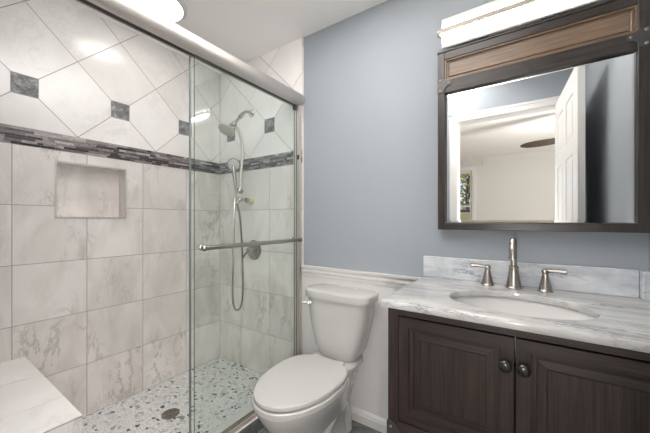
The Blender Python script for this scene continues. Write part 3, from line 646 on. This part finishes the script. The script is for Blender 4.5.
# ------------------------------------------------------------------ bedroom items seen in the mirror
FCX, FCY, FZ = 2.82, -2.72, 2.10
fan = thing('ceiling_fan', 'dark bladed bedroom ceiling fan, seen through the doorway in the mirror', 'ceiling fan', (FCX, FCY, FZ))
mb = MB(); mb.lathe([(.06,H-.0005-FZ),(.055,H-.05-FZ),(.015,H-.06-FZ),(.015,.06),(.09,.05),(.10,.0),(.09,-.05),(.05,-.06)], (FCX,FCY,FZ), (0,0,1), 28); obj('motor', mb, M['darkmetal'], fan)
mb = MB(); mb.lathe([(.05,-.061),(.09,-.08),(.10,-.11),(.07,-.15),(.001,-.165)], (FCX,FCY,FZ), (0,0,1), 28); obj('added_globe', mb, M['glow_added_globe'], fan)  # unseen glowing globe, added to the fan to go with the bedroom fill
for k in range(5):
    an = math.radians(194 + 72*k); dv = Vector((math.cos(an), math.sin(an), 0)); pv = Vector((-dv.y, dv.x, -.30)).normalized(); c0 = Vector((FCX,FCY,FZ+.01)); mb = MB()
    up = dv.cross(pv).normalized(); outl = [(.14,-.035),(.24,-.06),(.58,-.072),(.70,-.058),(.76,-.02),(.76,.02),(.70,.058),(.58,.072),(.24,.06),(.14,.035)]
    mb.prism(outl, lambda u,v,w_: tuple(c0+dv*u+pv*v+up*w_), -.004, .004); mb.tube([c0+dv*.08, c0+dv*.2], .012, 8); obj('blade', mb, M['fanwood'], fan)
l_ = bpy.data.lights.new('bedroom_fill', 'POINT'); l_.energy = W_BED_FILL; l_.shadow_soft_size = .1; l_.color = (1,.98,.96); o_ = bpy.data.objects.new('bedroom_fill', l_); o_.location = (FCX,FCY,FZ-.30); COL.objects.link(o_)  # added unseen lamp below the fan, brightens the bedroom
cr = thing('curtain_rod', 'white curtain rod on the bedroom wall above the window', 'curtain rod', (.85, BY, 2.30))
mb = MB(); mb.tube([(.15,BY+.07,2.31),(1.46,BY+.07,2.31)], .011, 12); obj('rod', mb, M['white'], cr)
for x in (.15, 1.46):
    mb = MB(); mb.sphere((x,BY+.07,2.31), .028); obj('finial', mb, M['white'], cr)
for x in (.22, 1.39):
    mb = MB(); mb.tube([(x,BY,2.29),(x,BY+.07,2.30)], .008, 8); mb.lathe([(.02,0),(.02,.006)], (x,BY,2.29), (0,1,0), 14); obj('rod_bracket', mb, M['white'], cr)
# outside the bedroom window
M['bark'] = mat('bark', (.08,.06,.045), .9); M['stone'] = painted('tan_stone', (.50,.40,.22), .9, 8, .3); M['hedge'] = mat('dark_hedge', (.06,.05,.06), .9)
def leafmat(n, c): 
    m = mat(n, c, .6); t = NT(m); t.coords(perisland=1); t.l(t.ramp(t.rnd, [(0, tuple(x*.45 for x in c)), (1, tuple(min(1,x*1.5) for x in c))]), t.b.inputs['Base Color']); return m
LM = [leafmat('yellow_leaves', (.50,.36,.07)), leafmat('green_leaves', (.20,.25,.08)), leafmat('orange_leaves', (.42,.24,.08))]
for i, (x, y, lab) in enumerate(((-.5,-16.2,'yellow leaved autumn tree outside the bedroom window'), (-1.6,-24.0,'green leaved tree far behind the yellow tree outside the window'))):
    tr_ = thing('tree', lab, 'tree', (x, y, -.15))
    mb = MB(); mb.tube([(x,y,-.2),(x+.05,y,1.2),(x-.05,y,2.6),(x+.1,y,4.0)], [.14,.11,.08,.04], 10)
    for k in range(7):
        an = k*2.4; mb.tube([(x,y,1.5+.3*k),(x+.7*math.cos(an),y+.7*math.sin(an),2.1+.33*k)], [.04,.015], 6)
    obj('trunk', mb, M['bark'], tr_); mb = MB(); rg = random.Random(i)
    for k in range(900):
        c0 = Vector((rg.gauss(0,.75), rg.gauss(0,.75), rg.uniform(-1.6,2.0))) + Vector((x,y,3.0)); a_ = Vector((rg.gauss(0,1),rg.gauss(0,1),rg.gauss(0,1))).normalized(); b_ = a_.orthogonal().normalized(); s_ = rg.uniform(.06,.13)
        mb.add([c0-a_*s_, c0+b_*s_*.6, c0+a_*s_, c0-b_*s_*.6], [(0,1,2,3)])
    obj('foliage', mb, LM[i], tr_, fixn=False)
mb = MB(); mb.box((-6,-11.2,-.2),(6,-10.9,1.50)); tag(obj('garden_wall', mb, M['stone'], bevel=.02), 'low tan stone garden wall outside the bedroom window', 'wall')
mb = MB(); rg = random.Random(9); mb.box((-6,-12.2,-.2),(6,-11.5,1.62))
hb = tag(obj('clipped_hedge', mb, M['hedge'], bevel=.08), 'dark clipped hedge behind the tan garden wall', 'hedge')
